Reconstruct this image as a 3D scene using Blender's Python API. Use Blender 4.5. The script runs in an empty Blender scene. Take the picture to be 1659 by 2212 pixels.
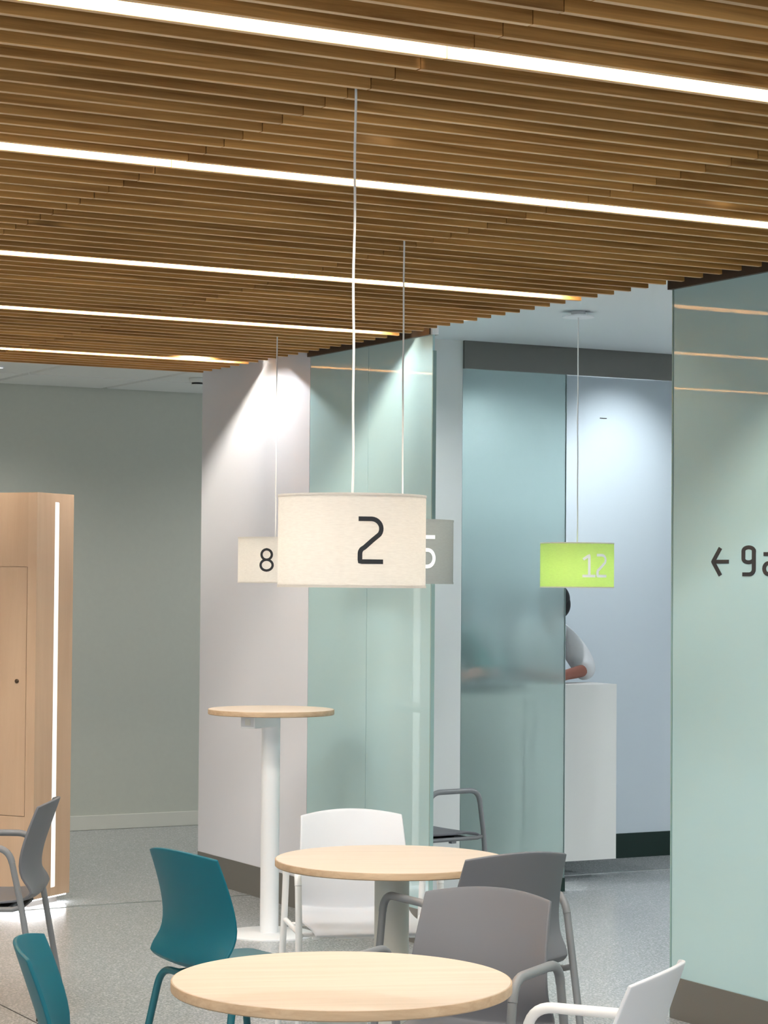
import bpy, bmesh, math, random
from mathutils import Vector, Matrix
random.seed(7)
scene = bpy.context.scene
COL = scene.collection

# ------------------------------------------------------------------ camera
F_PX, W_PX, H_PX = 4900.0, 1659.0, 2212.0
AZ, PT, RL = math.radians(28.6), math.atan(154 / 4900.0), 0.0078
fw = Vector((math.sin(AZ) * math.cos(PT), math.cos(AZ) * math.cos(PT), math.sin(PT)))
r0 = Vector((math.cos(AZ), -math.sin(AZ), 0))
u0 = r0.cross(fw)
cr = math.cos(RL) * r0 + math.sin(RL) * u0
cu = math.cos(RL) * u0 - math.sin(RL) * r0
cam_data = bpy.data.cameras.new('camera')
cam = bpy.data.objects.new('camera', cam_data)
COL.objects.link(cam)
M = Matrix.Identity(4)
for i in range(3):
    M[i][0], M[i][1], M[i][2] = cr[i], cu[i], -fw[i]
M[0][3], M[1][3], M[2][3] = 0, 0, 1.70
cam.matrix_world = M
cam_data.sensor_fit = 'VERTICAL'
cam_data.sensor_height = 36.0
cam_data.sensor_width = 36.0 * W_PX / H_PX
cam_data.lens = 36.0 * F_PX / H_PX
cam_data.clip_start = 0.05
scene.camera = cam

# ------------------------------------------------------------------ world, exposure
world = bpy.data.worlds.new('world')
scene.world = world
world.use_nodes = True
bg = world.node_tree.nodes['Background']
bg.inputs[0].default_value = (0.86, 0.94, 1.0, 1)
bg.inputs[1].default_value = 0.62
vs = scene.view_settings
vs.view_transform = 'Standard'
vs.look = 'None'
vs.exposure = 1.15
vs.gamma = 1.0
vs.use_curve_mapping = False
scene.cycles.use_denoising = True
scene.cycles.max_bounces = 7
scene.cycles.diffuse_bounces = 4
scene.cycles.glossy_bounces = 3
scene.cycles.transmission_bounces = 5
scene.cycles.caustics_reflective = False
scene.cycles.caustics_refractive = False
scene.cycles.use_light_tree = False
scene.cycles.use_adaptive_sampling = True
scene.cycles.adaptive_threshold = 0.025
scene.cycles.sample_clamp_indirect = 8.0

LED_STRENGTH = 165.0

# ------------------------------------------------------------------ key measures (metres)
XW = 5.31          # plane of the long wall (white part and glass)
ZC = 3.025         # plaster ceiling
ZS = 2.88          # underside of the slats
YF = 10.62         # frosted screen / nook wall
YR = 11.76         # back wall of the reception
YB = 14.61         # back wall of the corridor
PITCH = 0.12
Y0 = 6.67
LIT = [-32, -19, -6, 10, 23, 37]


# ================================================================== helpers
def lin(c):
    return tuple(((v / 255.0) / 12.92 if v / 255.0 <= 0.04045 else ((v / 255.0 + 0.055) / 1.055) ** 2.4) for v in c)


MATS = {}


def new_mat(name):
    m = bpy.data.materials.new(name)
    m.use_nodes = True
    nt = m.node_tree
    b = nt.nodes['Principled BSDF']
    MATS[name] = m
    return m, nt, b


def plain(name, rgb, rough=0.5, metal=0.0, spec=0.5, bump=0.0, bscale=200.0, var=0.0, vscale=6.0, coat=0.0):
    m, nt, b = new_mat(name)
    c = lin(rgb)
    b.inputs['Base Color'].default_value = (*c, 1)
    b.inputs['Roughness'].default_value = rough
    b.inputs['Metallic'].default_value = metal
    b.inputs['Specular IOR Level'].default_value = spec
    b.inputs['Coat Weight'].default_value = coat
    tc = nt.nodes.new('ShaderNodeTexCoord')
    if var > 0:
        n = nt.nodes.new('ShaderNodeTexNoise')
        n.inputs['Scale'].default_value = vscale
        n.inputs['Detail'].default_value = 4
        mix = nt.nodes.new('ShaderNodeMix')
        mix.data_type = 'RGBA'
        mix.inputs[6].default_value = (*[v * (1 - var) for v in c], 1)
        mix.inputs[7].default_value = (*[min(1, v * (1 + var)) for v in c], 1)
        nt.links.new(tc.outputs['Object'], n.inputs['Vector'])
        nt.links.new(n.outputs['Fac'], mix.inputs[0])
        nt.links.new(mix.outputs[2], b.inputs['Base Color'])
    if bump > 0:
        n2 = nt.nodes.new('ShaderNodeTexNoise')
        n2.inputs['Scale'].default_value = bscale
        bp = nt.nodes.new('ShaderNodeBump')
        bp.inputs['Strength'].default_value = bump
        bp.inputs['Distance'].default_value = 0.002
        nt.links.new(tc.outputs['Object'], n2.inputs['Vector'])
        nt.links.new(n2.outputs['Fac'], bp.inputs['Height'])
        nt.links.new(bp.outputs['Normal'], b.inputs['Normal'])
    return m


def wood(name, dark, light, axis=0, grain=(1.2, 22, 22), rough=0.5, knots=0.0, rnd=0.0, spec=0.35):
    """Grain runs along local `axis`."""
    m, nt, b = new_mat(name)
    L = nt.links
    tc = nt.nodes.new('ShaderNodeTexCoord')
    oi = nt.nodes.new('ShaderNodeObjectInfo')
    mul = nt.nodes.new('ShaderNodeMath'); mul.operation = 'MULTIPLY'; mul.inputs[1].default_value = 37.0
    L.new(oi.outputs['Random'], mul.inputs[0])
    add = nt.nodes.new('ShaderNodeVectorMath'); add.operation = 'ADD'
    L.new(tc.outputs['Object'], add.inputs[0])
    L.new(mul.outputs[0], add.inputs[1])
    mp = nt.nodes.new('ShaderNodeMapping')
    sc = list(grain)
    if axis == 1:
        sc = [grain[1], grain[0], grain[2]]
    elif axis == 2:
        sc = [grain[1], grain[2], grain[0]]
    mp.inputs['Scale'].default_value = sc
    L.new(add.outputs[0], mp.inputs[0])
    n1 = nt.nodes.new('ShaderNodeTexNoise')
    n1.inputs['Scale'].default_value = 1.0
    n1.inputs['Detail'].default_value = 6
    n1.inputs['Roughness'].default_value = 0.65
    n1.inputs['Distortion'].default_value = 0.6
    L.new(mp.outputs[0], n1.inputs['Vector'])
    cr_ = nt.nodes.new('ShaderNodeValToRGB')
    cr_.color_ramp.elements[0].position = 0.33
    cr_.color_ramp.elements[1].position = 0.68
    cr_.color_ramp.elements[0].color = (*lin(dark), 1)
    cr_.color_ramp.elements[1].color = (*lin(light), 1)
    L.new(n1.outputs['Fac'], cr_.inputs[0])
    col = cr_.outputs[0]
    if knots > 0:
        mp2 = nt.nodes.new('ShaderNodeMapping')
        mp2.inputs['Scale'].default_value = [v * 0.9 if i == axis else 9 for i, v in enumerate([2.2, 2.2, 2.2])]
        L.new(add.outputs[0], mp2.inputs[0])
        n3 = nt.nodes.new('ShaderNodeTexNoise')
        n3.inputs['Scale'].default_value = 1.0
        n3.inputs['Detail'].default_value = 3
        L.new(mp2.outputs[0], n3.inputs['Vector'])
        r3 = nt.nodes.new('ShaderNodeValToRGB')
        r3.color_ramp.elements[0].position = 0.68
        r3.color_ramp.elements[1].position = 0.78
        r3.color_ramp.elements[0].color = (0, 0, 0, 1)
        r3.color_ramp.elements[1].color = (knots, knots, knots, 1)
        L.new(n3.outputs['Fac'], r3.inputs[0])
        mx = nt.nodes.new('ShaderNodeMix'); mx.data_type = 'RGBA'
        L.new(r3.outputs[0], mx.inputs[0])
        L.new(col, mx.inputs[6])
        mx.inputs[7].default_value = (*[v * 0.28 for v in lin(dark)], 1)
        col = mx.outputs[2]
    if rnd > 0:
        hs = nt.nodes.new('ShaderNodeHueSaturation')
        mr = nt.nodes.new('ShaderNodeMapRange')
        mr.inputs['To Min'].default_value = 1 - rnd
        mr.inputs['To Max'].default_value = 1 + rnd
        L.new(oi.outputs['Random'], mr.inputs[0])
        L.new(mr.outputs[0], hs.inputs['Value'])
        L.new(col, hs.inputs['Color'])
        col = hs.outputs[0]
    L.new(col, b.inputs['Base Color'])
    b.inputs['Roughness'].default_value = rough
    b.inputs['Specular IOR Level'].default_value = spec
    return m


def emit(name, rgb, strength):
    m = bpy.data.materials.new(name)
    m.use_nodes = True
    nt = m.node_tree
    nt.nodes.clear()
    o = nt.nodes.new('ShaderNodeOutputMaterial')
    e = nt.nodes.new('ShaderNodeEmission')
    e.inputs[0].default_value = (*lin(rgb), 1)
    e.inputs[1].default_value = strength
    nt.links.new(e.outputs[0], o.inputs[0])
    MATS[name] = m
    return m


def frosted(name, rgb, tint, clear=0.4, rough=0.5, gloss_rough=0.015, trans=0.35, thru=0.3):
    """Satin glass: sharp front reflection, milky body, blurred view of what stands right behind it."""
    m = bpy.data.materials.new(name)
    m.use_nodes = True
    nt = m.node_tree
    nt.nodes.clear()
    L = nt.links
    o = nt.nodes.new('ShaderNodeOutputMaterial')
    d = nt.nodes.new('ShaderNodeBsdfDiffuse'); d.inputs[0].default_value = (*lin(rgb), 1)
    t = nt.nodes.new('ShaderNodeBsdfTranslucent'); t.inputs[0].default_value = (*lin(tint), 1)
    m1 = nt.nodes.new('ShaderNodeMixShader'); m1.inputs[0].default_value = trans
    L.new(d.outputs[0], m1.inputs[1]); L.new(t.outputs[0], m1.inputs[2])
    r = nt.nodes.new('ShaderNodeBsdfRefraction'); r.inputs[0].default_value = (*lin(tint), 1)
    r.inputs['Roughness'].default_value = rough
    r.inputs['IOR'].default_value = 1.35
    tp = nt.nodes.new('ShaderNodeBsdfTransparent'); tp.inputs[0].default_value = (*lin(tint), 1)
    mt = nt.nodes.new('ShaderNodeMixShader'); mt.inputs[0].default_value = thru
    L.new(r.outputs[0], mt.inputs[1]); L.new(tp.outputs[0], mt.inputs[2])
    m2 = nt.nodes.new('ShaderNodeMixShader'); m2.inputs[0].default_value = clear
    L.new(m1.outputs[0], m2.inputs[1]); L.new(mt.outputs[0], m2.inputs[2])
    fr = nt.nodes.new('ShaderNodeFresnel'); fr.inputs[0].default_value = 1.7
    g = nt.nodes.new('ShaderNodeBsdfGlossy'); g.inputs['Roughness'].default_value = gloss_rough
    m3 = nt.nodes.new('ShaderNodeMixShader')
    L.new(fr.outputs[0], m3.inputs[0]); L.new(m2.outputs[0], m3.inputs[1]); L.new(g.outputs[0], m3.inputs[2])
    L.new(m3.outputs[0], o.inputs[0])
    MATS[name] = m
    return m


def fabric(name, rgb, trans_rgb, trans=0.5):
    m = bpy.data.materials.new(name)
    m.use_nodes = True
    nt = m.node_tree
    nt.nodes.clear()
    L = nt.links
    o = nt.nodes.new('ShaderNodeOutputMaterial')
    tc = nt.nodes.new('ShaderNodeTexCoord')
    mp = nt.nodes.new('ShaderNodeMapping'); mp.inputs['Scale'].default_value = (60, 60, 420)
    n = nt.nodes.new('ShaderNodeTexNoise'); n.inputs['Scale'].default_value = 1.0; n.inputs['Detail'].default_value = 3
    L.new(tc.outputs['Object'], mp.inputs[0]); L.new(mp.outputs[0], n.inputs['Vector'])
    cols = []
    for c in (rgb, trans_rgb):
        mx = nt.nodes.new('ShaderNodeMix'); mx.data_type = 'RGBA'
        a = lin(c)
        mx.inputs[6].default_value = (*[v * 0.88 for v in a], 1)
        mx.inputs[7].default_value = (*[min(1, v * 1.08) for v in a], 1)
        L.new(n.outputs['Fac'], mx.inputs[0])
        cols.append(mx.outputs[2])
    d = nt.nodes.new('ShaderNodeBsdfDiffuse'); L.new(cols[0], d.inputs[0])
    t = nt.nodes.new('ShaderNodeBsdfTranslucent'); L.new(cols[1], t.inputs[0])
    ms = nt.nodes.new('ShaderNodeMixShader'); ms.inputs[0].default_value = trans
    L.new(d.outputs[0], ms.inputs[1]); L.new(t.outputs[0], ms.inputs[2])
    L.new(ms.outputs[0], o.inputs[0])
    MATS[name] = m
    return m


# ------------------------------------------------------------------ materials
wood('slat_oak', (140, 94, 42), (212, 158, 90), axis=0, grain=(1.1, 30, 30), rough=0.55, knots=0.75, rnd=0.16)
wood('slat_lit_underside', (190, 152, 112), (224, 190, 150), axis=0, grain=(1.1, 30, 30), rough=0.55, rnd=0.1)  # paler oak: light from below painted into the slat undersides
wood('table_oak', (200, 183, 164), (213, 197, 180), axis=0, grain=(1.5, 34, 34), rough=0.42, spec=0.3)
wood('table_edge', (172, 146, 118), (192, 167, 138), axis=0, grain=(2, 30, 60), rough=0.5)
wood('cabinet_oak', (192, 162, 135), (204, 175, 148), axis=2, grain=(0.6, 7, 7), rough=0.5, spec=0.25)
plain('wall_white', (220, 221, 227), 0.55, bump=0.08, bscale=300)
plain('wall_corridor', (196, 199, 188), 0.8, bump=0.35, bscale=420, var=0.03, vscale=30)
plain('wall_reception', (214, 224, 230), 0.7)
plain('nook_white', (222, 224, 222), 0.6)
plain('plaster_white', (222, 228, 230), 0.8)
plain('tile_white', (226, 228, 224), 0.8, bump=0.1, bscale=500)
plain('gap_dark', (40, 40, 40), 0.8)
plain('felt_dark', (26, 22, 18), 0.95)
plain('baseboard_white', (214, 214, 204), 0.5)
plain('skirting_metal', (148, 142, 136), 0.34, metal=0.85, bump=0.05, bscale=600)
plain('header_bronze', (86, 72, 60), 0.45, metal=0.5)
plain('band_steel', (128, 126, 120), 0.22, metal=1.0)
plain('skirting_dark', (10, 40, 32), 0.3)
plain('strip_metal', (196, 198, 196), 0.3, metal=0.9)
plain('strip_dark', (38, 38, 40), 0.6)
plain('powder_white', (238, 239, 241), 0.42)
plain('column_beige', (216, 214, 206), 0.42)
plain('plastic_white', (214, 215, 219), 0.4)
plain('plastic_grey', (104, 105, 110), 0.5)
plain('plastic_grey_dark', (84, 85, 88), 0.5)
plain('plastic_teal', (0, 88, 103), 0.45, spec=0.3)
plain('tube_teal', (0, 84, 96), 0.38)
plain('tube_grey', (122, 124, 127), 0.4)
plain('tube_white', (240, 240, 240), 0.35)
plain('black_plastic', (16, 16, 17), 0.5)
plain('ink_dark', (42, 44, 48), 0.6)
plain('counter_white', (226, 226, 222), 0.45)
plain('counter_edge', (70, 78, 80), 0.5)
plain('cord_white', (226, 226, 224), 0.5)
plain('chrome', (210, 212, 214), 0.15, metal=1.0)
plain('skin', (146, 92, 76), 0.55)
plain('hair_black', (14, 12, 12), 0.6, bump=0.4, bscale=220)
plain('shirt_white', (222, 224, 226), 0.8, bump=0.3, bscale=40)
plain('shirt_teal', (44, 122, 122), 0.8)
plain('trousers_dark', (38, 42, 52), 0.8)
plain('eye_dark', (20, 18, 18), 0.3)
plain('lock_metal', (90, 74, 58), 0.4, metal=0.8)
emit('led_warm', (255, 246, 230), LED_STRENGTH)
emit('led_cabinet', (255, 250, 240), 0.7)
emit('led_plinth', (240, 246, 255), 14.0)
emit('downlight_glow', (250, 250, 255), 1.6)
emit('bulb_glow', (255, 236, 210), 5.0)
frosted('glass_wall', (204, 237, 240), (224, 248, 249), clear=0.15, rough=0.5, trans=0.16, thru=0.15)
frosted('glass_screen', (172, 206, 204), (242, 253, 250), clear=0.82, rough=0.32, trans=0.40, thru=0.5)
plain('glass_rim', (140, 168, 164), 0.3)
fabric('shade_white', (222, 219, 216), (250, 245, 238), 0.42)
plain('ink_white', (250, 252, 250), 0.6)
fabric('shade_grey', (146, 150, 148), (140, 144, 142), 0.22)
fabric('shade_green', (202, 221, 150), (214, 232, 166), 0.5)

# speckled floor
m, nt, b = new_mat('floor_speckle')
tc = nt.nodes.new('ShaderNodeTexCoord')
n1 = nt.nodes.new('ShaderNodeTexNoise'); n1.inputs['Scale'].default_value = 95; n1.inputs['Detail'].default_value = 5; n1.inputs['Roughness'].default_value = 0.75
n2 = nt.nodes.new('ShaderNodeTexVoronoi'); n2.inputs['Scale'].default_value = 150
for n in (n1, n2):
    nt.links.new(tc.outputs['Object'], n.inputs['Vector'])
r1 = nt.nodes.new('ShaderNodeValToRGB')
r1.color_ramp.elements[0].position = 0.36; r1.color_ramp.elements[0].color = (*lin((122, 126, 128)), 1)
r1.color_ramp.elements[1].position = 0.66; r1.color_ramp.elements[1].color = (*lin((186, 188, 188)), 1)
nt.links.new(n1.outputs['Fac'], r1.inputs[0])
sep = nt.nodes.new('ShaderNodeSeparateColor'); nt.links.new(n2.outputs['Color'], sep.inputs[0])
r2 = nt.nodes.new('ShaderNodeValToRGB')
r2.color_ramp.elements[0].position = 0.78; r2.color_ramp.elements[0].color = (0, 0, 0, 1)
r2.color_ramp.elements[1].position = 0.85; r2.color_ramp.elements[1].color = (0.55, 0.55, 0.55, 1)
nt.links.new(sep.outputs[0], r2.inputs[0])
mx = nt.nodes.new('ShaderNodeMix'); mx.data_type = 'RGBA'
nt.links.new(r2.outputs[0], mx.inputs[0]); nt.links.new(r1.outputs[0], mx.inputs[6]); mx.inputs[7].default_value = (*lin((212, 214, 212)), 1)
nt.links.new(mx.outputs[2], b.inputs['Base Color'])
b.inputs['Roughness'].default_value = 0.2
b.inputs['Specular IOR Level'].default_value = 0.5


# ------------------------------------------------------------------ mesh helpers
class MB:
    def __init__(self):
        self.v, self.f = [], []

    def add(self, vs, fs):
        o = len(self.v)
        self.v += [tuple(p) for p in vs]
        self.f += [tuple(i + o for i in f) for f in fs]
        return self

    def box(self, x0, x1, y0, y1, z0, z1):
        vs = [(x0, y0, z0), (x1, y0, z0), (x1, y1, z0), (x0, y1, z0), (x0, y0, z1), (x1, y0, z1), (x1, y1, z1), (x0, y1, z1)]
        return self.add(vs, [(0, 3, 2, 1), (4, 5, 6, 7), (0, 1, 5, 4), (1, 2, 6, 5), (2, 3, 7, 6), (3, 0, 4, 7)])

    def lathe(self, prof, n=32, cx=0, cy=0, close=True):
        """prof: list of (radius, z); ends at radius 0 are closed by a cap."""
        o = len(self.v)
        vs, fs = [], []
        for (r, z) in prof:
            for i in range(n):
                a = 2 * math.pi * i / n
                vs.append((cx + r * math.cos(a), cy + r * math.sin(a), z))
        for k in range(len(prof) - 1):
            for i in range(n):
                j = (i + 1) % n
                fs.append((k * n + i, k * n + j, (k + 1) * n + j, (k + 1) * n + i))
        if close:
            fs.append(tuple(range(n - 1, -1, -1)))
            k = (len(prof) - 1) * n
            fs.append(tuple(range(k, k + n)))
        return self.add(vs, fs)

    def tube(self, pts, rad, n=10, caps=True):
        pts = [Vector(p) for p in pts]
        rads = rad if isinstance(rad, (list, tuple)) else [rad] * len(pts)
        vs, fs = [], []
        up = None
        for i, p in enumerate(pts):
            t = (pts[min(i + 1, len(pts) - 1)] - pts[max(i - 1, 0)]).normalized()
            if up is None:
                a = Vector((0, 0, 1)) if abs(t.z) < 0.9 else Vector((1, 0, 0))
                up = (a - t * a.dot(t)).normalized()
            else:
                up = (up - t * up.dot(t)).normalized()
            s = t.cross(up)
            for k in range(n):
                a = 2 * math.pi * k / n
                vs.append(p + (up * math.cos(a) + s * math.sin(a)) * rads[i])
        for i in range(len(pts) - 1):
            for k in range(n):
                j = (k + 1) % n
                fs.append((i * n + k, i * n + j, (i + 1) * n + j, (i + 1) * n + k))
        if caps:
            fs.append(tuple(range(n - 1, -1, -1)))
            q = (len(pts) - 1) * n
            fs.append(tuple(range(q, q + n)))
        return self.add(vs, fs)

    def mesh(self, name, mat, smooth=False):
        me = bpy.data.meshes.new(name)
        me.from_pydata(self.v, [], self.f)
        me.update()
        if mat:
            me.materials.append(MATS[mat])
        bm = bmesh.new()
        bm.from_mesh(me)
        bmesh.ops.recalc_face_normals(bm, faces=bm.faces)
        bm.to_mesh(me)
        bm.free()
        if smooth:
            me.polygons.foreach_set('use_smooth', [True] * len(me.polygons))
            try:
                me.set_sharp_from_angle(angle=math.radians(40))
            except Exception:
                pass
        return me

    def obj(self, name, mat, parent=None, smooth=False, loc=None, bevel=0.0):
        return link(name, self.mesh(name, mat, smooth), parent, loc, bevel)


def link(name, me, parent=None, loc=None, bevel=0.0):
    o = bpy.data.objects.new(name, me)
    COL.objects.link(o)
    if parent:
        o.parent = parent
    if loc:
        o.location = loc
    if bevel > 0:
        bv = o.modifiers.new('bevel', 'BEVEL')
        bv.width = bevel
        bv.segments = 2
        bv.limit_method = 'ANGLE'
    return o


def empty(name, loc=(0, 0, 0), rz=0.0):
    o = bpy.data.objects.new(name, None)
    COL.objects.link(o)
    o.location = loc
    o.rotation_euler = (0, 0, rz)
    return o


def tag(o, label=None, cat=None, group=None, kind=None):
    if label: o['label'] = label
    if cat: o['category'] = cat
    if group: o['group'] = group
    if kind: o['kind'] = kind
    return o


def structure(name, mb, mat, label=None, bevel=0.0):
    o = mb.obj(name, mat, bevel=bevel)
    return tag(o, label, None, None, 'structure')


def copy_tree(o, parent=None):
    c = o.copy()
    COL.objects.link(c)
    c.parent = parent
    for ch in list(o.children):
        copy_tree(ch, c)
    return c


def fillet(pts, rad, n=6):
    """Round the inner corners of a polyline."""
    pts = [Vector(p) for p in pts]
    out = [pts[0]]
    for i in range(1, len(pts) - 1):
        p = pts[i]
        r_ = rad[i] if isinstance(rad, dict) else rad
        a = pts[i - 1] - p
        b_ = pts[i + 1] - p
        d = min(r_, a.length * 0.48, b_.length * 0.48)
        p0, p2 = p + a.normalized() * d, p + b_.normalized() * d
        for k in range(n + 1):
            t = k / n
            out.append(p0 * (1 - t) ** 2 + p * 2 * t * (1 - t) + p2 * t * t)
    out.append(pts[-1])
    return out


def spot(name, loc, energy, size_deg, blend=0.1, col=(1, 0.97, 0.93), target=None, radius=0.02, parent=None):
    l = bpy.data.lights.new(name, 'SPOT')
    l.energy = energy
    l.spot_size = math.radians(size_deg)
    l.spot_blend = blend
    l.color = col
    l.shadow_soft_size = radius
    o = bpy.data.objects.new(name, l)
    COL.objects.link(o)
    o.location = loc
    if target is not None:
        d = Vector(target) - Vector(loc)
        o.rotation_euler = d.to_track_quat('-Z', 'Y').to_euler()
    if parent:
        o.parent = parent
        o.matrix_parent_inverse = parent.matrix_world.inverted()
    return o


# ================================================================== structure
floor = structure('floor', MB().box(-4, 10, -3, YB + 0.2, -0.1, 0), 'floor_speckle', 'grey speckled glossy vinyl floor')


def floor_strip(name, x0, x1, y0, y1, mat, h=0.002):
    return tag(MB().box(x0, x1, y0, y1, 0.0, h).obj(name, mat, floor))


floor_strip('floor_joint', -2.4, XW, 11.205, 11.225, 'strip_metal', 0.003)
floor_strip('floor_joint_seam', -2.4, XW, 11.226, 11.234, 'strip_dark', 0.001)
floor_strip('floor_joint', 6.95, 9.2, 11.165, 11.185, 'strip_metal', 0.003)
floor_strip('floor_joint_seam', 6.95, 9.2, 11.186, 11.192, 'strip_dark', 0.001)
floor_strip('floor_seam', 3.041, 3.046, 1.0, 9.4, 'strip_dark', 0.0008)

ceiling = structure('ceiling', MB().box(-4, 10, -0.5, YB + 0.2, 3.04, 3.14), 'gap_dark', 'white ceiling with metal tiles over the corridor')
MB().box(XW + 0.012, 9.2, 2.0, YR, ZC, 3.04).obj('plaster_panel', 'plaster_white', ceiling)
MB().box(5.215, XW + 0.012, 2.0, 11.79, ZC, 3.04).obj('plaster_edge', 'plaster_white', ceiling)
MB().box(-2.5, 5.215, -0.5, 1.98, ZC, 3.04).obj('plaster_panel', 'plaster_white', ceiling)
xs = [-2.5, -1.67, -0.84, -0.01, 0.82, 1.645, 2.47, 3.28, 4.105, 4.93, 5.756, 6.582, 7.41, 8.24, 9.2]
ysr = [11.79, 12.61, 13.85, YB]
tile_cache = {}
for i in range(len(xs) - 1):
    for j in range(len(ysr) - 1):
        w, d = xs[i + 1] - xs[i], ysr[j + 1] - ysr[j]
        key = (round(w, 3), round(d, 3))
        if key not in tile_cache:
            g = 0.012
            tb = MB()
            a, b2 = w / 2 - g, d / 2 - g
            vs_ = [(-a + .012, -b2 + .012, -.016), (a - .012, -b2 + .012, -.016), (a - .012, b2 - .012, -.016), (-a + .012, b2 - .012, -.016),
                   (-a, -b2, 0), (a, -b2, 0), (a, b2, 0), (-a, b2, 0)]
            tb.add(vs_, [(3, 2, 1, 0), (4, 5, 6, 7), (0, 1, 5, 4), (1, 2, 6, 5), (2, 3, 7, 6), (3, 0, 4, 7)])
            tile_cache[key] = tb.mesh('ceiling_tile', 'tile_white')
        link('ceiling_tile', tile_cache[key], ceiling, ((xs[i] + xs[i + 1]) / 2, (ysr[j] + ysr[j + 1]) / 2, 3.04))

structure('wall_back', MB().box(-4, 10, YB, YB + 0.15, 0, 3.04), 'wall_corridor', 'grey-green textured corridor wall behind the wooden cabinet')
structure('baseboard_back', MB().box(-4, 10, YB - 0.014, YB, 0, 0.10), 'baseboard_white', 'pale baseboard along the corridor wall', bevel=0.004)
structure('wall_left', MB().box(-2.65, -2.5, 8.5, YB, 0, 3.04), 'wall_white', 'white side wall of the hall')
structure('wall_far_right', MB().box(9.2, 9.35, 0.5, YR + 0.17, 0, 3.04), 'wall_white', 'white end wall of the reception')
structure('wall_front_right', MB().box(XW, 9.35, 2.0, 2.15, 0, 3.04), 'wall_white', 'white cross wall closing the glazed room')

# white wall panel in the long wall
wall_r = structure('wall_right', MB().box(XW, XW + 0.16, 10.556, 11.93, 0, 3.04), 'wall_white', 'tall white wall section beside the frosted glass')
structure('baseboard_right', MB().box(XW - 0.004, XW + 0.004, 10.556, 11.925, 0, 0.163), 'skirting_metal', 'dark metal baseboard under the white wall section')
structure('wall_reception', MB().box(XW + 0.16, 9.35, YR, YR + 0.17, 0, 3.04), 'wall_reception', 'pale blue-white reception wall lit by a spotlight')
structure('baseboard_reception', MB().box(6.9, 9.2, YR - 0.012, YR, 0, 0.152), 'skirting_dark', 'dark green baseboard on the reception wall')
structure('wall_nook', MB().box(XW + 0.16, 6.272, YF, YF + 0.12, 0, 3.04), 'nook_white', 'narrow light grey wall between glass wall and frosted screen')
# screw mark on reception wall
tag(MB().box(7.94, 7.99, YR - 0.004, YR, 2.738, 2.743).obj('screw_mark', 'strip_dark', bpy.data.objects['wall_reception']))


def glass_wall(name, label, y_edges, x0=XW):
    root = empty(name)
    tag(root, label, None, None, 'structure')
    for a, b_ in zip(y_edges[:-1], y_edges[1:]):
        lo, hi = min(a, b_) + 0.002, max(a, b_) - 0.002
        p = MB().box(x0, x0 + 0.012, lo, hi, 0.163, 2.876).obj('glass_pane', 'glass_wall', root)
    ymin, ymax = min(y_edges), max(y_edges)
    MB().box(x0 - 0.02, x0 + 0.03, ymin, ymax, 2.876, 3.024).obj('top_frame', 'header_bronze', root)
    MB().box(x0 - 0.006, x0 + 0.03, ymin, ymax, 0.0, 0.163).obj('bottom_rail', 'skirting_metal', root)
    return root


g1 = glass_wall('window_1', 'pale aqua frosted glass wall of two panes behind the pendant lamps', [9.27, 9.91, 10.553])
MB().box(XW - 0.003, XW + 0.016, 9.262, 9.27, 0.0, 2.80).obj('edge_profile', 'glass_rim', g1)
MB().box(XW - 0.012, XW + 0.022, 9.255, 9.275, 2.876, 2.97).obj('end_cap', 'powder_white', g1)
g2 = glass_wall('window_2', 'large pale aqua frosted glass wall with the dark direction sign', [7.345, 5.2, 3.6, 2.15])
MB().box(XW - 0.003, XW + 0.016, 7.345, 7.352, 0.0, 2.876).obj('edge_profile', 'glass_rim', g2)
MB().box(XW - 0.02, XW + 0.03, 7.346, 7.36, 2.876, 3.024).obj('end_cap', 'header_bronze', g2)

# frosted screen in front of the counter with its steel band
g3 = empty('window_3')
tag(g3, 'teal frosted glass screen in front of the reception counter', None, None, 'structure')
MB().box(6.274, 6.945, YF, YF + 0.010, 0.075, 2.872).obj('glass_pane', 'glass_screen', g3)
MB().box(6.945, 6.9475, YF - 0.0005, YF + 0.0105, 0.075, 2.872).obj('glass_edge', 'glass_rim', g3)
MB().box(6.272, 9.2, YF - 0.02, YF + 0.03, 2.872, 3.025).obj('steel_band', 'band_steel', g3)
MB().box(6.272, 6.945, YF - 0.012, YF + 0.022, 0.0, 0.075).obj('bottom_rail', 'skirting_dark', g3)

# ================================================================== slatted ceiling
slat_root = empty('ceiling_slats', (0, 0, ZS))
tag(slat_root, 'oak slat ceiling with recessed light lines', None, None, 'structure')
seg_edges = [1.205, 2.54, 3.883, 5.213]


def slat_mesh(length):
    t, h, c = 0.010, 0.09, 0.0008
    l = length / 2 - 0.0014
    prof = [(-t, h), (-t, c), (-t + c, 0), (t - c, 0), (t, c), (t, h)]
    mb = MB()
    vs_ = [(-l, y, z) for y, z in prof] + [(l, y, z) for y, z in prof]
    n = len(prof)
    fs = [(i, (i + 1) % n, n + (i + 1) % n, n + i) for i in range(n)]
    fs += [tuple(range(n)), tuple(range(2 * n - 1, n - 1, -1))]
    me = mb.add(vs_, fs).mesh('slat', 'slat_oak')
    me.materials.append(MATS['slat_lit_underside'])
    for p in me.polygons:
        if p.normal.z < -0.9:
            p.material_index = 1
    return me


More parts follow.
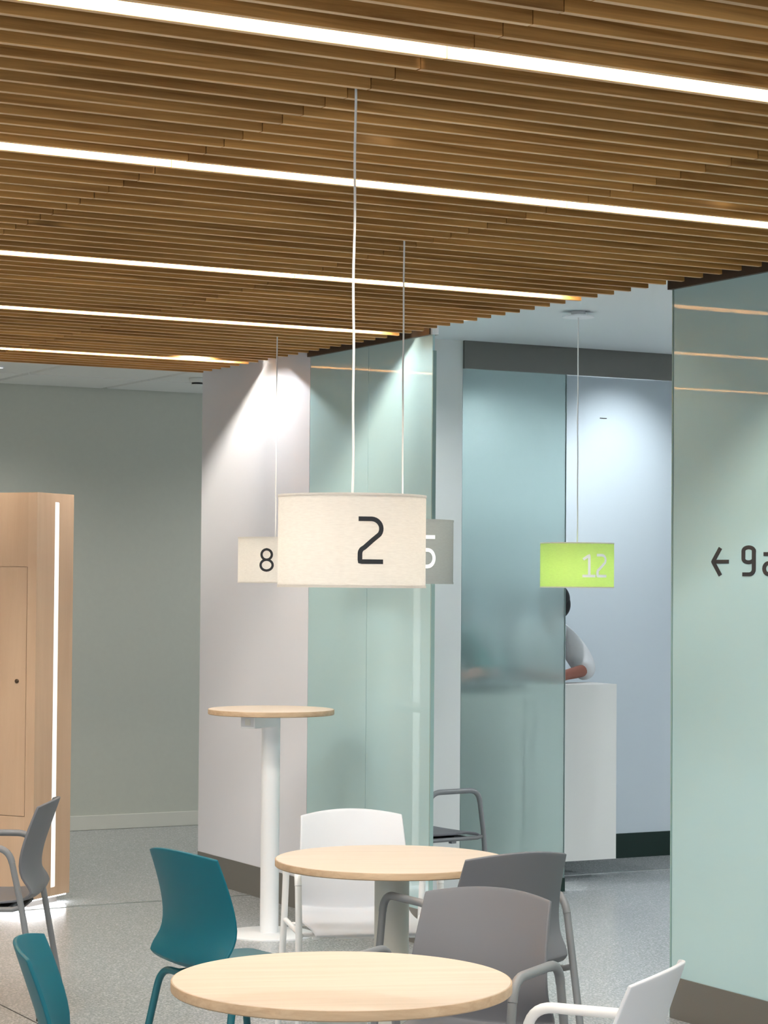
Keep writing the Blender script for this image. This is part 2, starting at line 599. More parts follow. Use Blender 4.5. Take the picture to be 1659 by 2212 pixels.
seg_mesh = [slat_mesh(seg_edges[i + 1] - seg_edges[i]) for i in range(3)]
for k in range(-27, 43):
    for i in range(3):
        xm = (seg_edges[i] + seg_edges[i + 1]) / 2
        o = link('slat', seg_mesh[i], slat_root, (xm, Y0 + k * PITCH, random.uniform(-0.0008, 0.0008)))
rest = MB()
for k in range(-38, 43):
    y = Y0 + k * PITCH
    spans = [(-2.45, -0.12), (-0.118, 1.2035)]
    if k < -27:
        spans += [(1.2065, 2.539), (2.541, 3.882), (3.884, 5.213)]
    for a, b_ in spans:
        rest.box(a, b_, y - 0.01, y + 0.01, 0.0, 0.09)
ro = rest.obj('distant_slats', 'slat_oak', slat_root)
ro.data.materials.append(MATS['slat_lit_underside'])
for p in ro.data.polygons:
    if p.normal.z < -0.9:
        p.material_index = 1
ro['kind'] = 'stuff'
MB().box(-2.5, 5.205, 2.0, Y0 + 42 * PITCH + 0.03, 0.094, 0.10).obj('bounce_block_felt', 'felt_dark', slat_root)  # unseen backing, added to stop LED light bouncing off the ceiling
for x in (1.87, 3.21, 4.55):
    MB().box(x - 0.015, x + 0.015, 2.1, Y0 + 42 * PITCH, 0.0905, 0.0938).obj('carrier_rail', 'black_plastic', slat_root)

labels_led = {-32: 'recessed warm light line nearest the camera above the frame', -19: 'topmost wide warm light line across the slat ceiling',
              -6: 'long light line second from the top of the slat ceiling', 10: 'third light line of the slat ceiling ending near the green lamp',
              23: 'fourth light line of the slat ceiling ending above the glass wall', 37: 'farthest short light line by the corridor ceiling'}
for k in LIT:
    y = Y0 + (k - 1) * PITCH + 0.0105       # back of the nearer slat
    root = empty('light_line', (1.4, y, ZS + 0.03))
    tag(root, labels_led[k], 'light', 'light lines in the slat ceiling')
    x0, x1 = -1.4 - 2.3, 5.213 - 1.4 - 0.10
    MB().box(x0, x1, 0.042, 0.050, -0.002, 0.062).obj('housing', 'powder_white', root)
    MB().box(x0, x1 - 0.01, 0.0505, 0.054, -0.001, 0.013).obj('light_strip', 'led_warm', root)

# ------------------------------------------------------------------ downlights (with their own lamps)
def downlight(loc, label, energy, size, blend, target=None, col=(1, 0.97, 0.94), r=0.045, name='downlight', group=None, lz=-0.014):
    root = empty(name, loc)
    tag(root, label, 'light', group)
    MB().lathe([(r * 0.78, -0.001), (r, -0.001), (r, -0.006), (r * 0.8, -0.010), (r * 0.78, -0.001)], 24, close=False).obj('trim_ring', 'powder_white', root, True)
    MB().lathe([(0.0005, -0.001), (r * 0.76, -0.001), (r * 0.76, -0.004), (0.0005, -0.004)], 24, close=False).obj('lens', 'downlight_glow', root)
    o = spot('downlight_lamp', (0, 0, lz), energy, size, blend, col, None, 0.02, root)
    o.matrix_parent_inverse = Matrix.Identity(4)
    if target is not None:
        d = Vector(target) - Vector(loc)
        o.rotation_euler = d.to_track_quat('-Z', 'Y').to_euler()
    return root


# small spots recessed between two slats; the slats cut their light to wedges
def slat_spot(x, k, label, energy=18, size=118, blend=0.12, z=-0.072):
    y = Y0 + (k + 0.5) * PITCH
    root = empty('slat_spotlight', (x, y, ZS + 0.09))
    tag(root, label, 'light', 'spotlights recessed between the slats')
    MB().lathe([(0.0005, 0.0), (0.030, 0.0), (0.030, -0.050), (0.027, -0.050), (0.027, -0.046), (0.0005, -0.046)], 20, close=False).obj('housing', 'black_plastic', root, True)
    MB().lathe([(0.0005, -0.047), (0.024, -0.047), (0.024, -0.049), (0.0005, -0.049)], 16, close=False).obj('lens', 'downlight_glow', root)
    o = spot('spot_lamp', (0, 0, z), energy, size, blend, (0.93, 0.97, 1.0), None, 0.004, root)
    o.matrix_parent_inverse = Matrix.Identity(4)


slat_spot(4.85, 35, 'spotlight between the slats that lights the white wall section', 8, 168, 0.25, -0.062)
slat_spot(4.85, 22, 'spotlight between the slats that lights the glass wall behind the lamps', 6, 168, 0.25, -0.062)
slat_spot(4.30, -9, 'added fill spot between the slats that brightens the large glass wall', 26)  # added lamp, only there to brighten the large glass
slat_spot(2.95, 16, 'added fill spot between the slats above the grey armchair by the cabinet')  # unseen lamp added for top light in the hall
slat_spot(2.9, -12, 'added fill spot between the slats beside the large white lamp')  # another added lamp filling the hall from above
slat_spot(1.6, 0, 'added fill spot between the slats left of the frame')  # out-of-view lamp added to fill the hall

downlight((4.60, 13.45, 3.024), 'round downlight in the corridor ceiling tiles', 26, 150, 0.8)
downlight((2.6, 13.45, 3.024), 'added corridor fill light left of the frame', 26, 150, 0.8)  # unseen lamp added to lift the corridor wall
downlight((7.0, 13.3, 3.024), 'added corridor fill light hidden by the white wall', 22, 150, 0.8)  # also added for the corridor, out of sight
downlight((8.0, 10.98, ZC), 'spotlight over the bright patch of the reception wall', 25, 85, 1.0, (8.05, 11.76, 2.25), (0.88, 0.95, 1.0))
downlight((6.62, 10.75, ZC), 'added fill light between the frosted screen and the counter', 150, 25, 0.9, (6.68, 10.95, 0.7), (0.95, 1.0, 0.98))  # added to light the counter front, hidden behind the steel band
downlight((7.0, 11.35, ZC), 'added fill light above the people at the counter', 28, 150, 0.7, None, (0.95, 0.98, 1.0))  # unseen lamp added to brighten people and worktop
downlight((5.75, 9.7, ZC), 'added fill light over the grey armchair behind the glass', 24, 150, 0.7, None, (0.95, 0.98, 1.0))  # unseen lamp added because the nook was dim


# ================================================================== lettering
def arc(cx, cy, rx, ry, a0, a1, n=10):
    return [(cx + rx * math.cos(math.radians(a0 + (a1 - a0) * i / n)), cy + ry * math.sin(math.radians(a0 + (a1 - a0) * i / n))) for i in range(n + 1)]


def dense(pts, step=0.04):
    out = [pts[0]]
    for a, b_ in zip(pts[:-1], pts[1:]):
        L_ = math.hypot(b_[0] - a[0], b_[1] - a[1])
        n = max(1, int(L_ / step))
        for i in range(1, n + 1):
            out.append((a[0] + (b_[0] - a[0]) * i / n, a[1] + (b_[1] - a[1]) * i / n))
    return out


def smooth2(pts, n=6):
    v = fillet([(p[0], p[1], 0) for p in pts], 0.5, n)
    return [(p.x, p.y) for p in v]


# strokes in a box: x in 0..w, y in 0..1
GLYPH = {
    '2': [[(0.02, 0.98)] + [(0.24, 0.98)] + arc(0.27, 0.76, 0.24, 0.22, 88, -35, 10) + [(0.30, 0.50), (0.12, 0.34)] + arc(0.20, 0.20, 0.18, 0.16, 140, 180, 4) + [(0.02, 0.02), (0.52, 0.02)]],
    '8': [arc(0.30, 0.745, 0.24, 0.235, 90, 450, 24), arc(0.30, 0.265, 0.28, 0.245, 90, 450, 24)],
    '5': [[(0.52, 0.98), (0.06, 0.98), (0.06, 0.56), (0.26, 0.56)] + arc(0.27, 0.29, 0.26, 0.27, 88, -88, 12) + [(0.02, 0.02)]],
    '1': [[(0.03, 0.80), (0.28, 0.97), (0.28, 0.02)], [(0.0, 0.02), (0.54, 0.02)]],
    '9': [arc(0.25, 0.86, 0.21, 0.13, 0, 180, 10) + arc(0.25, 0.58, 0.21, 0.13, 180, 360, 10) + [(0.46, 0.86)], [(0.46, 0.86), (0.46, 0.22)] + arc(0.28, 0.20, 0.18, 0.18, 0, -90, 6) + [(0.06, 0.02)]],
    'a': [[(0.05, 0.74)] + arc(0.26, 0.56, 0.18, 0.18, 90, 0, 6) + [(0.44, 0.02), (0.22, 0.02)] + arc(0.20, 0.22, 0.18, 0.20, 270, 90, 10) + [(0.44, 0.42)]],
    '<': [[(0.02, 0.48), (0.62, 0.48)], [(0.30, 0.94), (0.02, 0.48), (0.30, 0.02)]],
}


def ribbon(mb, pts, width, place, depth):
    """Flat stroke with thickness; place(x, y, d) maps glyph plane to space."""
    pts = dense(pts)
    n = len(pts)
    L_, R_ = [], []
    for i in range(n):
        a = pts[max(i - 1, 0)]
        b_ = pts[min(i + 1, n - 1)]
        tx, ty = b_[0] - a[0], b_[1] - a[1]
        l = math.hypot(tx, ty) or 1
        tx, ty = tx / l, ty / l
        px, py = pts[i]
        if i == 0: px, py = px - tx * width * 0.35, py - ty * width * 0.35
        if i == n - 1: px, py = px + tx * width * 0.35, py + ty * width * 0.35
        L_.append((px - ty * width / 2, py + tx * width / 2))
        R_.append((px + ty * width / 2, py - tx * width / 2))
    vs_ = [place(*p, depth) for p in L_] + [place(*p, depth) for p in R_] + [place(*p, 0) for p in L_] + [place(*p, 0) for p in R_]
    fs = []
    for i in range(n - 1):
        fs += [(i, i + 1, n + i + 1, n + i), (2 * n + i, 3 * n + i, 3 * n + i + 1, 2 * n + i + 1), (i, 2 * n + i, 2 * n + i + 1, i + 1), (n + i, n + i + 1, 3 * n + i + 1, 3 * n + i)]
    fs += [(0, n, 3 * n, 2 * n), (n - 1, 3 * n - 1, 4 * n - 1, 2 * n - 1)]
    mb.add(vs_, fs)


# ================================================================== pendant lamps
def pendant(loc, z0, z1, text, shade_mat, ink, ang, hgt, zmid, stroke, top_z, label, light, lcol, R=0.178, canopy=False, gap=0.62, jit=0.0):
    x, y = loc
    root = empty('pendant_lamp', (x, y, z0))
    tag(root, label, 'lamp', 'numbered drum pendant lamps')
    h = z1 - z0
    t = 0.0015
    sh = MB().lathe([(R, 0), (R, h), (R - t, h), (R - t, 0), (R, 0)], 72, close=False).obj('lamp_shade', shade_mat, root, True)
    for zz in (0.0, h):
        MB().lathe([(R + 0.0012, zz - 0.003), (R + 0.0012, zz + 0.003), (R - 0.004, zz + 0.003), (R - 0.004, zz - 0.003), (R + 0.0012, zz - 0.003)], 72, close=False).obj('shade_rim', 'shade_white' if shade_mat != 'shade_grey' else 'shade_grey', sh, True)
    sp = MB()
    for i in range(3):
        a = math.radians(20 + 120 * i)
        sp.tube([(0, 0, h - 0.006), (R * math.cos(a), R * math.sin(a), h - 0.006)], 0.002, 6)
    sp.tube([(0, 0, h - 0.02), (0, 0, h + 0.004)], 0.012, 10)
    sp.obj('spider_frame', 'cord_white', root)
    MB().lathe([(0.0005, h * 0.5 - 0.05), (0.018, h * 0.5 - 0.042), (0.03, h * 0.5 - 0.015), (0.027, h * 0.5 + 0.01), (0.014, h * 0.5 + 0.04), (0.0005, h * 0.5 + 0.045)], 16, close=False).obj('bulb', 'bulb_glow', root, True)
    MB().tube([(0, 0, h * 0.5 + 0.035), (0, 0, h - 0.02)], 0.014, 12).obj('socket', 'cord_white', root, True)
    H = top_z - z0
    pts = []
    for i in range(26):
        f = i / 25
        pts.append((jit * math.sin(f * 9) * (1 - f) + jit * 0.6 * math.sin(f * 21), 0, h + (H - h) * f))
    MB().tube(pts, 0.0032, 8).obj('cord', 'cord_white', root, True)
    if canopy:
        MB().lathe([(0.0005, H - 0.001), (0.035, H - 0.001), (0.035, H - 0.022), (0.078, H - 0.022), (0.078, H - 0.030), (0.0005, H - 0.030)], 40, close=False).obj('canopy', 'powder_white', root, True)
    # numerals on the cylinder
    vx, vy = -x, -y
    base = math.atan2(vy, vx) + math.radians(ang)
    widths = {'1': 0.54, '2': 0.54, '5': 0.54, '8': 0.60}
    tot = sum(widths[c] for c in text) + 0.14 * (len(text) - 1)
    off = -tot / 2
    for c in text:
        mb = MB()

        def place(px, py, d, off=off):
            a = base + (px + off) * hgt / R
            rr = R + 0.0004 + d
            return (rr * math.cos(a), rr * math.sin(a), zmid - z0 + (py - 0.5) * hgt)
        for q, st in enumerate(GLYPH[c]):
            ribbon(mb, st, stroke, place, 0.0010 + 0.0005 * q)
        mb.obj('numeral', ink, root)
        off += widths[c] + 0.14
    l = bpy.data.lights.new('pendant_bulb', 'POINT')
    l.energy = light
    l.color = lcol
    l.shadow_soft_size = 0.035
    lo = bpy.data.objects.new('pendant_bulb', l)
    COL.objects.link(lo)
    lo.parent = root
    lo.location = (0, 0, h * 0.33)
    return root


pendant((2.546, 4.83), 1.692, 1.908, '2', 'shade_white', 'ink_dark', 14.5, 0.104, 1.800, 0.105, ZS + 0.03, 'large white drum pendant lamp with the dark numeral 2', 4.0, (1, 0.955, 0.90), jit=0.0018)
pendant((3.806, 6.85), 1.702, 1.916, '5', 'shade_grey', 'ink_white', 29, 0.104, 1.808, 0.12, ZS + 0.03, 'grey drum pendant lamp with a white 5, half behind the large lamp', 1.0, (1, 0.95, 0.88), jit=0.001)
pendant((4.76, 9.82), 1.700, 1.913, '8', 'shade_white', 'ink_dark', -13, 0.104, 1.806, 0.11, ZS + 0.03, 'small white drum pendant lamp with the dark numeral 8', 3.8, (1, 0.97, 0.94), jit=0.001)
pendant((6.07, 9.18), 1.688, 1.900, '12', 'shade_green', 'ink_white', 30, 0.104, 1.792, 0.125, ZC, 'lime green drum pendant lamp with the white number 12', 2.2, (1, 0.98, 0.88), canopy=True, jit=0.0015)

# direction sign on the right glass
sg = empty('direction_sign', (XW, 7.0, 1.797))
tag(sg, 'dark arrow pointing left and 9a lettering on the glass wall', 'sign')
for c, ypx, nm, s in (('<', 7.083, 'arrow', 0.105), ('9', 6.897, 'digit', 0.105), ('a', 6.768, 'letter', 0.105)):
    mb = MB()

    def place(px, py, d, yy=ypx, s=s):
        return (-0.0005 - d, (yy - 7.0) - px * s * 1.45, (py - 0.5) * s + (-0.002 if nm != 'a' else -0.002))
    for q, st in enumerate(GLYPH[c]):
        ribbon(mb, st, 0.14, place, 0.002 + 0.0006 * q)
    mb.obj(nm, 'ink_dark', sg)


# ================================================================== tables
def round_table(name, loc, h, R, col_r, base_r, col_mat, base_mat, label, cat='table', grain=0.0):
    root = empty(name, (*loc, 0), grain)
    tag(root, label, cat)
    t = 0.026
    e = MB().lathe([(R - 0.003, h - t), (R, h - t + 0.003), (R, h - 0.003), (R - 0.001, h - 0.0015), (R - 0.003, h - 0.0015), (R - 0.003, h - t)], 96, close=False).obj('edge_band', 'table_edge', root, True)
    MB().lathe([(R - 0.0032, h - t), (R - 0.0032, h - 0.0012), (R - 0.0045, h)], 96).obj('table_top', 'table_oak', root)
    MB().lathe([(col_r, 0.008), (col_r, h - t - 0.006)], 40).obj('column', col_mat, root, True)
    MB().lathe([(0.16 if R > 0.35 else 0.12, h - t - 0.006), (0.16 if R > 0.35 else 0.12, h - t)], 32).obj('mounting_plate', col_mat, root, True)
    MB().lathe([(base_r, 0.0), (base_r, 0.006), (base_r - 0.006, 0.010), (col_r, 0.012)], 64).obj('base_plate', base_mat, root, True)
    return root


t_near = round_table('round_table', (2.545, 4.862), 0.749, 0.41, 0.062, 0.28, 'column_beige', 'column_beige', 'light oak round table in front, below the lamp numbered 2', grain=-0.35)
t_mid = round_table('round_table', (3.802, 6.895), 0.750, 0.405, 0.060, 0.195, 'column_beige', 'column_beige', 'light oak round table between teal and white chairs, behind the front table', grain=-0.35)
t_high = round_table('bar_table', (4.80, 9.93), 1.088, 0.306, 0.045, 0.215, 'powder_white', 'powder_white', 'tall slim bar table with oak top and white column', grain=-0.4)
pb = MB().box(-0.205, 0.02, -0.042, 0.042, 1.003, 1.0615).obj('power_box', 'powder_white', t_high, bevel=0.004)
pb.rotation_euler = (0, 0, 0.4 + math.radians(31))
MB().box(-0.207, -0.205, -0.036, 0.036, 1.011, 1.054).obj('socket_plate', 'plastic_white', pb)
MB().box(-0.2085, -0.207, -0.018, 0.012, 1.018, 1.048).obj('socket', 'column_beige', pb)


# ================================================================== chairs
PROF = [(-0.284, 0.836, .196, .050), (-0.264, 0.778, .199, .050), (-0.240, 0.709, .203, .048), (-0.218, 0.645, .208, .045), (-0.206, 0.585, .214, .041),
        (-0.208, 0.535, .215, .036), (-0.219, 0.492, .217, .030), (-0.219, 0.463, .217, .024), (-0.198, 0.446, .217, .016), (-0.150, 0.439, .217, .010),
        (-0.06, 0.435, .216, .010), (0.05, 0.435, .215, .010), (0.14, 0.440, .212, .007), (0.195, 0.440, .210, .003), (0.222, 0.428, .203, .0)]


def shell_mesh(mat):
    nt_ = 15
    vs_, fs = [], []
    for i, (y, z, w, sag) in enumerate(PROF):
        back = max(0.0, min(1.0, (z - 0.446) / 0.10))
        for j in range(nt_):
            t = -1 + 2 * j / (nt_ - 1)
            e = t * t
            x = w * t
            yy, zz = y + sag * e * back, z + sag * e * (1 - back)
            if i == 0:
                zz -= 0.020 * e
            elif i == 1:
                zz -= 0.010 * e
            vs_.append((x, yy, zz))
    for i in range(len(PROF) - 1):
        for j in range(nt_ - 1):
            a = i * nt_ + j
            fs.append((a, a + 1, a + nt_ + 1, a + nt_))
    mb = MB().add(vs_, fs)
    me = mb.mesh('shell', mat, True)
    return me


def finish_shell(o):
    s = o.modifiers.new('thick', 'SOLIDIFY')
    s.thickness = 0.011
    s.offset = 0
    b_ = o.modifiers.new('bevel', 'BEVEL')
    b_.width = 0.003
    b_.segments = 2
    b_.limit_method = 'ANGLE'
    b_.angle_limit = math.radians(50)
    sb = o.modifiers.new('sub', 'SUBSURF')
    sb.levels = 1
    sb.render_levels = 1


def make_chair(name, shell_mat, tube_mat, arms, support='black_plastic'):
    root = empty(name)
    sh = link('seat_shell', shell_mesh(shell_mat), root)
    finish_shell(sh)
    r = 0.0125
    if arms:
        for s in (-1, 1):
            pts = fillet([(s * .268, .235, 0.0), (s * .262, .200, .44), (s * .262, .165, .664), (s * .262, -.135, .664), (s * .262, -.185, .44), (s * .272, -.265, 0.0)],
                         {1: .03, 2: .06, 3: .06, 4: .03}, 7)
            zs = [p.z for p in pts]
            top = [i for i, p in enumerate(pts) if p.z > 0.60]
            i0, i1 = top[0], top[-1]
            MB().tube(pts[:i0 + 1], r, 12).obj('leg', tube_mat, root, True)
            MB().tube(pts[i0:i1 + 1], r + 0.001, 12).obj('armrest', tube_mat, root, True)
            MB().tube(pts[i1:], r, 12).obj('leg', tube_mat, root, True)
            MB().tube([(s * .262, .203, .436), (s * .250, .17, .424), (s * .250, -.15, .424), (s * .262, -.187, .436)], 0.010, 10).obj('seat_rail', tube_mat, root, True)
        for y in (.13, -.13):
            MB().tube([(-.25, y, .4215), (.25, y, .4215)], 0.0085, 10).obj('cross_bar', tube_mat, root, True)
        MB().box(-.12, .12, -.17, .17, .409, .420).obj('seat_support', support, root, bevel=0.003)
        for s in (-1, 1):
            MB().box(s * .18 - .012, s * .18 + .012, .05, .08, .395, .413).obj('stacking_pad', tube_mat, root)
            for y in (.235, -.265):
                MB().lathe([(0.0145, 0.0), (0.0145, 0.012)], 12, s * (.268 if y > 0 else .272), y).obj('foot_cap', 'black_plastic', root, True)
    else:
        for y, yf in ((.15, .225), (-.175, -.255)):
            pts = fillet([(-.255, yf, 0.0), (-.215, y, .415), (.215, y, .415), (.255, yf, 0.0)], {1: .06, 2: .06}, 7)
            n = len(pts)
            mid = [i for i, p in enumerate(pts) if abs(p.x) < 0.17]
            a = min(i for i, p in enumerate(pts) if p.z > 0.41)
            b_ = max(i for i, p in enumerate(pts) if p.z > 0.41)
            MB().tube(pts[:a + 1], r, 12).obj('leg', tube_mat, root, True)
            MB().tube(pts[a:b_ + 1], r, 12).obj('cross_bar', tube_mat, root, True)
            MB().tube(pts[b_:], r, 12).obj('leg', tube_mat, root, True)
            for s in (-1, 1):
                MB().lathe([(0.0145, 0.0), (0.0145, 0.012)], 12, s * .255, yf).obj('foot_cap', 'black_plastic', root, True)
        for s in (-1, 1):
            MB().tube([(s * .10, -.175, .420), (s * .10, .15, .420)], 0.009, 10).obj('seat_rail', tube_mat, root, True)
    return root


def place_chair(o, top_c, F, label, group=None):
    fx, fy = F
    l = math.hypot(fx, fy)
    fx, fy = fx / l, fy / l
    off = 0.255
    o.location = (top_c[0] + fx * off, top_c[1] + fy * off, 0)
    o.rotation_euler = (0, 0, math.atan2(-fx, fy))
    tag(o, label, 'chair', group)
    return o


teal = make_chair('side_chair', 'plastic_teal', 'tube_teal', False)
teal2 = copy_tree(teal)
grey = make_chair('arm_chair', 'plastic_grey', 'tube_grey', True)
greys = [grey] + [copy_tree(grey) for _ in range(3)]
white = make_chair('arm_chair', 'plastic_white', 'tube_white', True, 'tube_white')
white2 = copy_tree(white)
G = 'moulded chairs around the tables'
place_chair(teal, (2.953, 6.793), (.985, .17), 'teal armless chair seen from behind, at the second table', G)
place_chair(teal2, (1.890, 5.253), (.905, -.425), 'teal chair cut off by the bottom left corner', G)
place_chair(greys[0], (3.375, 5.54), (-.83, -.56), 'grey armchair facing us at the front table', G)
place_chair(greys[1], (3.925, 6.262), (-.03, 1), 'grey armchair with its back to us between the two tables', G)
place_chair(greys[2], (3.192, 8.612), (-.87, .49), 'grey armchair in profile in front of the wooden cabinet', G)
place_chair(greys[3], (5.46, 10.03), (.986, .12), 'grey armchair standing half behind the frosted glass wall', G)
place_chair(white, (4.062, 7.698), (-.313, -.95), 'white armchair facing us behind the second table', G)
place_chair(white2, (3.060, 4.258), (-.609, .794), 'white armchair cut off by the bottom right edge', G)

# ================================================================== cabinet with light strip
cx0, cy0 = 4.077, 11.244
ca = math.atan2(.185, .26)
cab = empty('wooden_cabinet', (cx0, cy0, 0), ca)       # local +x along the narrow lit face, local +y along the door face
tag(cab, 'tall light oak cabinet with a vertical light strip', 'cabinet')
CW, CD, CZ0, CZ1 = 0.325, 1.15, 0.045, 2.16
MB().box(0.002, CW, 0.012, CD, CZ0, CZ1 - 0.001).obj('body', 'cabinet_oak', cab)
MB().box(0.03, CW - 0.04, 0.05, CD - 0.04, 0.0, CZ0).obj('plinth', 'skirting_metal', cab)
# lit face: two boards with the strip groove between them
MB().box(0.0, 0.150, -0.004, 0.012, CZ0, CZ1).obj('face_board', 'cabinet_oak', cab)
MB().box(0.190, CW, -0.004, 0.012, CZ0, CZ1).obj('face_board', 'cabinet_oak', cab)
MB().box(0.150, 0.190, -0.004, 0.012, CZ0, 0.09).obj('face_board', 'cabinet_oak', cab)
MB().box(0.150, 0.190, -0.004, 0.012, 2.115, CZ1).obj('face_board', 'cabinet_oak', cab)
MB().box(0.1505, 0.1895, -0.006, 0.0115, 0.0905, 2.1145).obj('light_strip', 'led_cabinet', cab, bevel=0.006)
# door face
dz0, dz1, dy0, dy1 = 0.475, 1.77, 0.055, 0.86
for (a, b_, c, d) in ((-0.004, dy0 - 0.003, CZ0, CZ1), (dy1 + 0.003, CD, CZ0, CZ1), (dy0 - 0.003, dy1 + 0.003, CZ0, dz0 - 0.003), (dy0 - 0.003, dy1 + 0.003, dz1 + 0.003, CZ1)):
    MB().box(-0.014, 0.0018, a, b_, c, d).obj('face_board', 'cabinet_oak', cab)
door = MB().box(-0.014, 0.0, dy0, dy1, dz0, dz1).obj('door', 'cabinet_oak', cab)
lk = MB().lathe([(0.0005, 0.0), (0.011, 0.0), (0.011, 0.006), (0.008, 0.009), (0.0005, 0.009)], 16, close=False).obj('lock', 'lock_metal', door, True)
lk.location = (-0.014, dy0 + 0.055, 1.175)
lk.rotation_euler = (0, -math.pi / 2, 0)
MB().box(0.01, CW - 0.01, 0.012, 0.026, CZ0 - 0.009, CZ0 - 0.001).obj('plinth_light', 'led_plinth', cab)
MB().box(0.006, 0.020, 0.03, CD - 0.03, CZ0 - 0.009, CZ0 - 0.001).obj('plinth_light', 'led_plinth', cab)

# ================================================================== reception counter
ctr = empty('reception_counter', (6.452, 10.95, 0))
tag(ctr, 'white reception counter with a flat front panel', 'counter')
MB().box(0.438, 1.068, 0.0, 0.02, 0.115, 1.125).obj('front_panel', 'counter_white', ctr)
MB().box(-0.1, 0.432, 0.0, 0.02, 0.115, 1.118).obj('front_panel', 'counter_white', ctr)
MB().box(-0.1, 0.432, -0.004, 0.28, 1.118, 1.134).obj('desk_edge', 'counter_edge', ctr)
MB().box(0.438, 1.068, 0.02, 0.28, 1.10, 1.125).obj('worktop', 'counter_white', ctr)
MB().box(1.048, 1.068, 0.02, 0.28, 0.115, 1.10).obj('side_panel', 'counter_white', ctr)
MB().box(0.429, 0.441, -0.004, 0.03, 0.115, 1.125).obj('joint', 'counter_edge', ctr)
for x in (-0.02, 0.70):
    MB().box(x, x + 0.04, 0.05, 0.25, 0.0, 0.115).obj('support_foot', 'black_plastic', ctr)

# ================================================================== people behind the counter
def skin_obj(name, verts, edges, radii, mat, parent, root_i=0, levels=2):
    me = bpy.data.meshes.new(name)
    me.from_pydata(verts, edges, [])
    me.update()
    o = link(name, me, parent)
    md = o.modifiers.new('skin', 'SKIN')
    if not me.skin_vertices:
        bm = bmesh.new(); bm.from_mesh(me); bm.verts.layers.skin.verify(); bm.to_mesh(me); bm.free()
    for i, r_ in enumerate(radii):
        sv = me.skin_vertices[0].data[i]
        sv.radius = (r_, r_) if not isinstance(r_, tuple) else r_
        sv.use_root = (i == root_i)
    md.use_smooth_shade = True
    ss = o.modifiers.new('sub', 'SUBSURF')
    ss.levels = levels
    ss.render_levels = levels
    me.materials.append(MATS[mat])
    return o


def ellipsoid(mb, c, r, n=20, m=14, z0=-1.0, z1=1.0):
    prof = []
    vs_, fs = [], []
    for i in range(m + 1):
        s = z0 + (z1 - z0) * i / m
        ang = math.asin(max(-1, min(1, s)))
        rr = math.cos(ang)
        for j in range(n):
            a = 2 * math.pi * j / n
            vs_.append((c[0] + r[0] * rr * math.cos(a), c[1] + r[1] * rr * math.sin(a), c[2] + r[2] * s))
    for i in range(m):
        for j in range(n):
            k = (j + 1) % n
            fs.append((i * n + j, i * n + k, (i + 1) * n + k, (i + 1) * n + j))
    mb.add(vs_, fs)


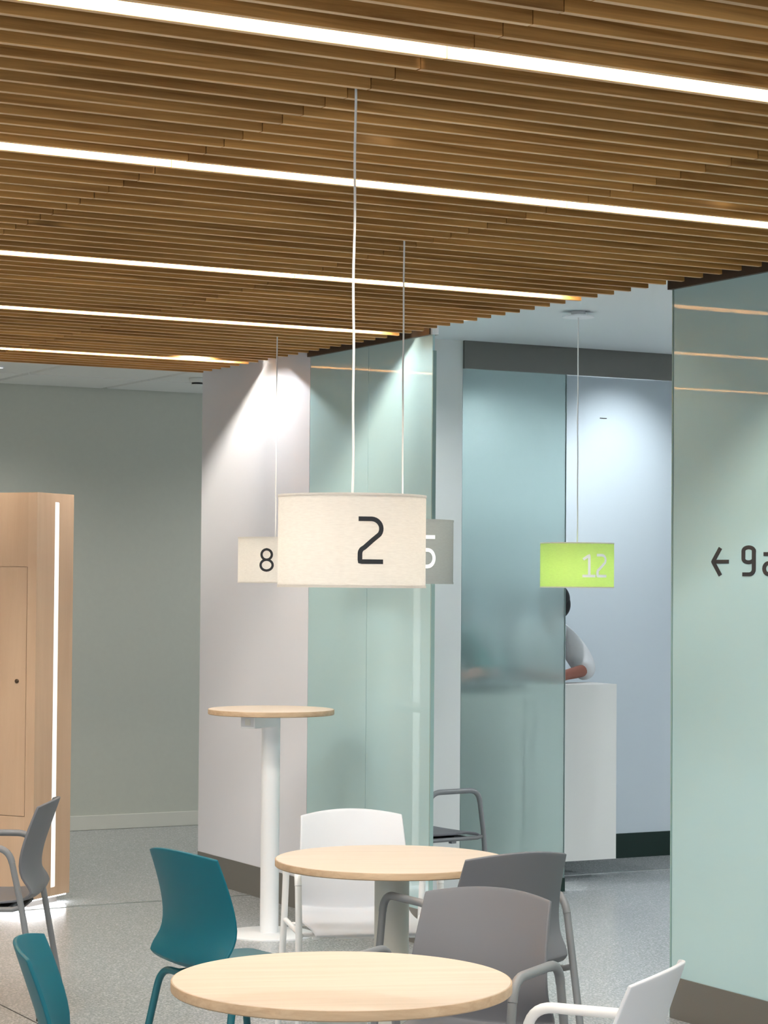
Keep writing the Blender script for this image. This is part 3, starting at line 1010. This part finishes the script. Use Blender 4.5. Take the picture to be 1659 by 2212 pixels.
def make_person(loc, shirt, label, head_yaw, lean):
    root = empty('person', (*loc, 0))
    tag(root, label, 'person')
    V, E, R_ = [], [], []

    def v(p, r_, frm=None):
        V.append(p); R_.append(r_)
        if frm is not None: E.append((frm, len(V) - 1))
        return len(V) - 1
    lx = lean
    pel = v((0, .06, .95), .125)
    wst = v((lx * .3, .03, 1.10), .115, pel)
    chs = v((lx * .7, -.03, 1.31), .125, wst)
    nk0 = v((lx * .95, -.08, 1.44), .060, chs)
    nk1 = v((lx * 1.1, -.11, 1.485), .052, nk0)
    jaw = v((lx * 1.2, -.135, 1.525), .066, nk1)
    mid = v((lx * 1.25, -.13, 1.585), .078, jaw)
    v((lx * 1.25, -.12, 1.645), .060, mid)
    arms = {}
    for s in (-1, 1):
        sh = v((lx * .8 + s * .165, -.035, 1.375), .058, chs)
        el = v((lx * .8 + s * .205, -.20, 1.195), .044, sh)
        wr = v((lx * .8 + (-.06 if s > 0 else -.25), -.345, 1.168), .029, el)
        pm = v((V[wr][0] - s * .06, -.37, 1.158), .030, wr)
        arms[s] = (sh, el, wr)
        for q, (dx, dy, ln) in enumerate(((.0, -.026, .070), (.0, -.010, .080), (.0, .006, .074), (.0, .022, .058))):
            a = v((V[pm][0] - s * .035, V[pm][1] + dy, 1.158), .010, pm)
            b_ = v((V[pm][0] - s * (.035 + ln * .5), V[pm][1] + dy, 1.163), .009, a)
            v((V[pm][0] - s * (.035 + ln), V[pm][1] + dy, 1.150), .0075, b_)
        a = v((V[wr][0] - s * .03, V[wr][1] - .035, 1.158), .011, wr)
        v((V[wr][0] - s * .065, V[wr][1] - .055, 1.152), .009, a)
        hp = v((s * .09, .06, .90), .088, pel)
        kn = v((s * .11, .04, .50), .058, hp)
        an = v((s * .115, .08, .09), .042, kn)
        v((s * .125, -.06, .04), .036, an)
    skin_obj('body', V, E, R_, 'skin', root)
    # shirt
    SV = [(0, .06, .93), (lx * .3, .03, 1.10), (lx * .7, -.03, 1.31), (lx * .93, -.07, 1.49)]
    SE = [(0, 1), (1, 2), (2, 3)]
    SR = [.145, .150, .165, .096]
    for s in (-1, 1):
        i = len(SV)
        SV += [(lx * .8 + s * .150, -.035, 1.385), (lx * .8 + s * .198, -.12, 1.295), (lx * .8 + s * .203, -.205, 1.195), (lx * .8 + s * .160, -.245, 1.187)]
        SR += [.094, .088, .074, .066]
        SE += [(2, i), (i, i + 1), (i + 1, i + 2), (i + 2, i + 3)]
    skin_obj('shirt', SV, SE, SR, shirt, root)
    TV = [(0, .06, .93), (0, .06, .90)]
    TE = [(0, 1)]
    TR = [.142, .145]
    for s in (-1, 1):
        i = len(TV)
        TV += [(s * .095, .06, .80), (s * .11, .04, .50), (s * .115, .08, .11)]
        TR += [.100, .075, .065]
        TE += [(1, i), (i, i + 1), (i + 1, i + 2)]
    skin_obj('trousers', TV, TE, TR, 'trousers_dark', root)
    hx, hy, hz = lx * 1.25, -.128, 1.60
    hair = MB(); ellipsoid(hair, (0, .012, .012), (.090, .104, .098), z0=-.42)
    ellipsoid(hair, (0, .042, -.02), (.082, .072, .090), z0=-.9, z1=.6)
    ho = hair.obj('hair', 'hair_black', root, True, (hx, hy, hz))
    ho.rotation_euler = (0.15, 0, head_yaw)
    for s in (-1, 1):
        ear = MB(); ellipsoid(ear, (s * .084, .0, -.038), (.011, .020, .031), 10, 8)
        eo = ear.obj('ear', 'skin', root, True, (hx, hy, hz)); eo.rotation_euler = (0.15, 0, head_yaw)
    nose = MB(); ellipsoid(nose, (0, -.090, -.045), (.013, .020, .024), 10, 8)
    no = nose.obj('nose', 'skin', root, True, (hx, hy, hz)); no.rotation_euler = (0.15, 0, head_yaw)
    for s in (-1, 1):
        e = MB(); ellipsoid(e, (s * .030, -.076, -.018), (.011, .006, .006), 10, 6)
        eo2 = e.obj('eye', 'eye_dark', root, True, (hx, hy, hz)); eo2.rotation_euler = (0.15, 0, head_yaw)
    mo = MB(); ellipsoid(mo, (0, -.078, -.082), (.022, .006, .005), 10, 6)
    m2 = mo.obj('mouth', 'skin', root, True, (hx, hy, hz)); m2.rotation_euler = (0.15, 0, head_yaw)
    return root


make_person((7.28, 11.46), 'shirt_white', 'dark-haired person in a white short-sleeved shirt leaning on the counter', -1.45, 0.03)
make_person((6.62, 11.42), 'shirt_teal', 'blurred person in a teal top behind the frosted screen', 0.6, -0.06)

# ================================================================== small fixtures
sd = empty('smoke_detector', (5.97, 13.5, 3.024))
tag(sd, 'white smoke detector on the corridor ceiling', 'detector')
MB().lathe([(0.055, -0.001), (0.055, -0.018), (0.048, -0.030)], 28).obj('base', 'tile_white', sd, True)
MB().lathe([(0.036, -0.030), (0.036, -0.042)], 24).obj('sensor_grille', 'black_plastic', sd, True)
MB().lathe([(0.040, -0.042), (0.040, -0.050), (0.030, -0.055)], 24).obj('cap', 'tile_white', sd, True)

# added unseen fill lights behind the large glass wall, brightening glass and reception
for x, y, lab in ((6.4, 6.3, 'added fill light behind the large glass wall, nearest the opening'), (6.4, 4.2, 'added fill light deep behind the large glass wall'), (8.4, 8.3, 'added fill light in the reception, hidden by the large glass wall')):
    downlight((x, y, ZC), lab, 90, 150, 0.7, None, (0.95, 0.99, 1.0))
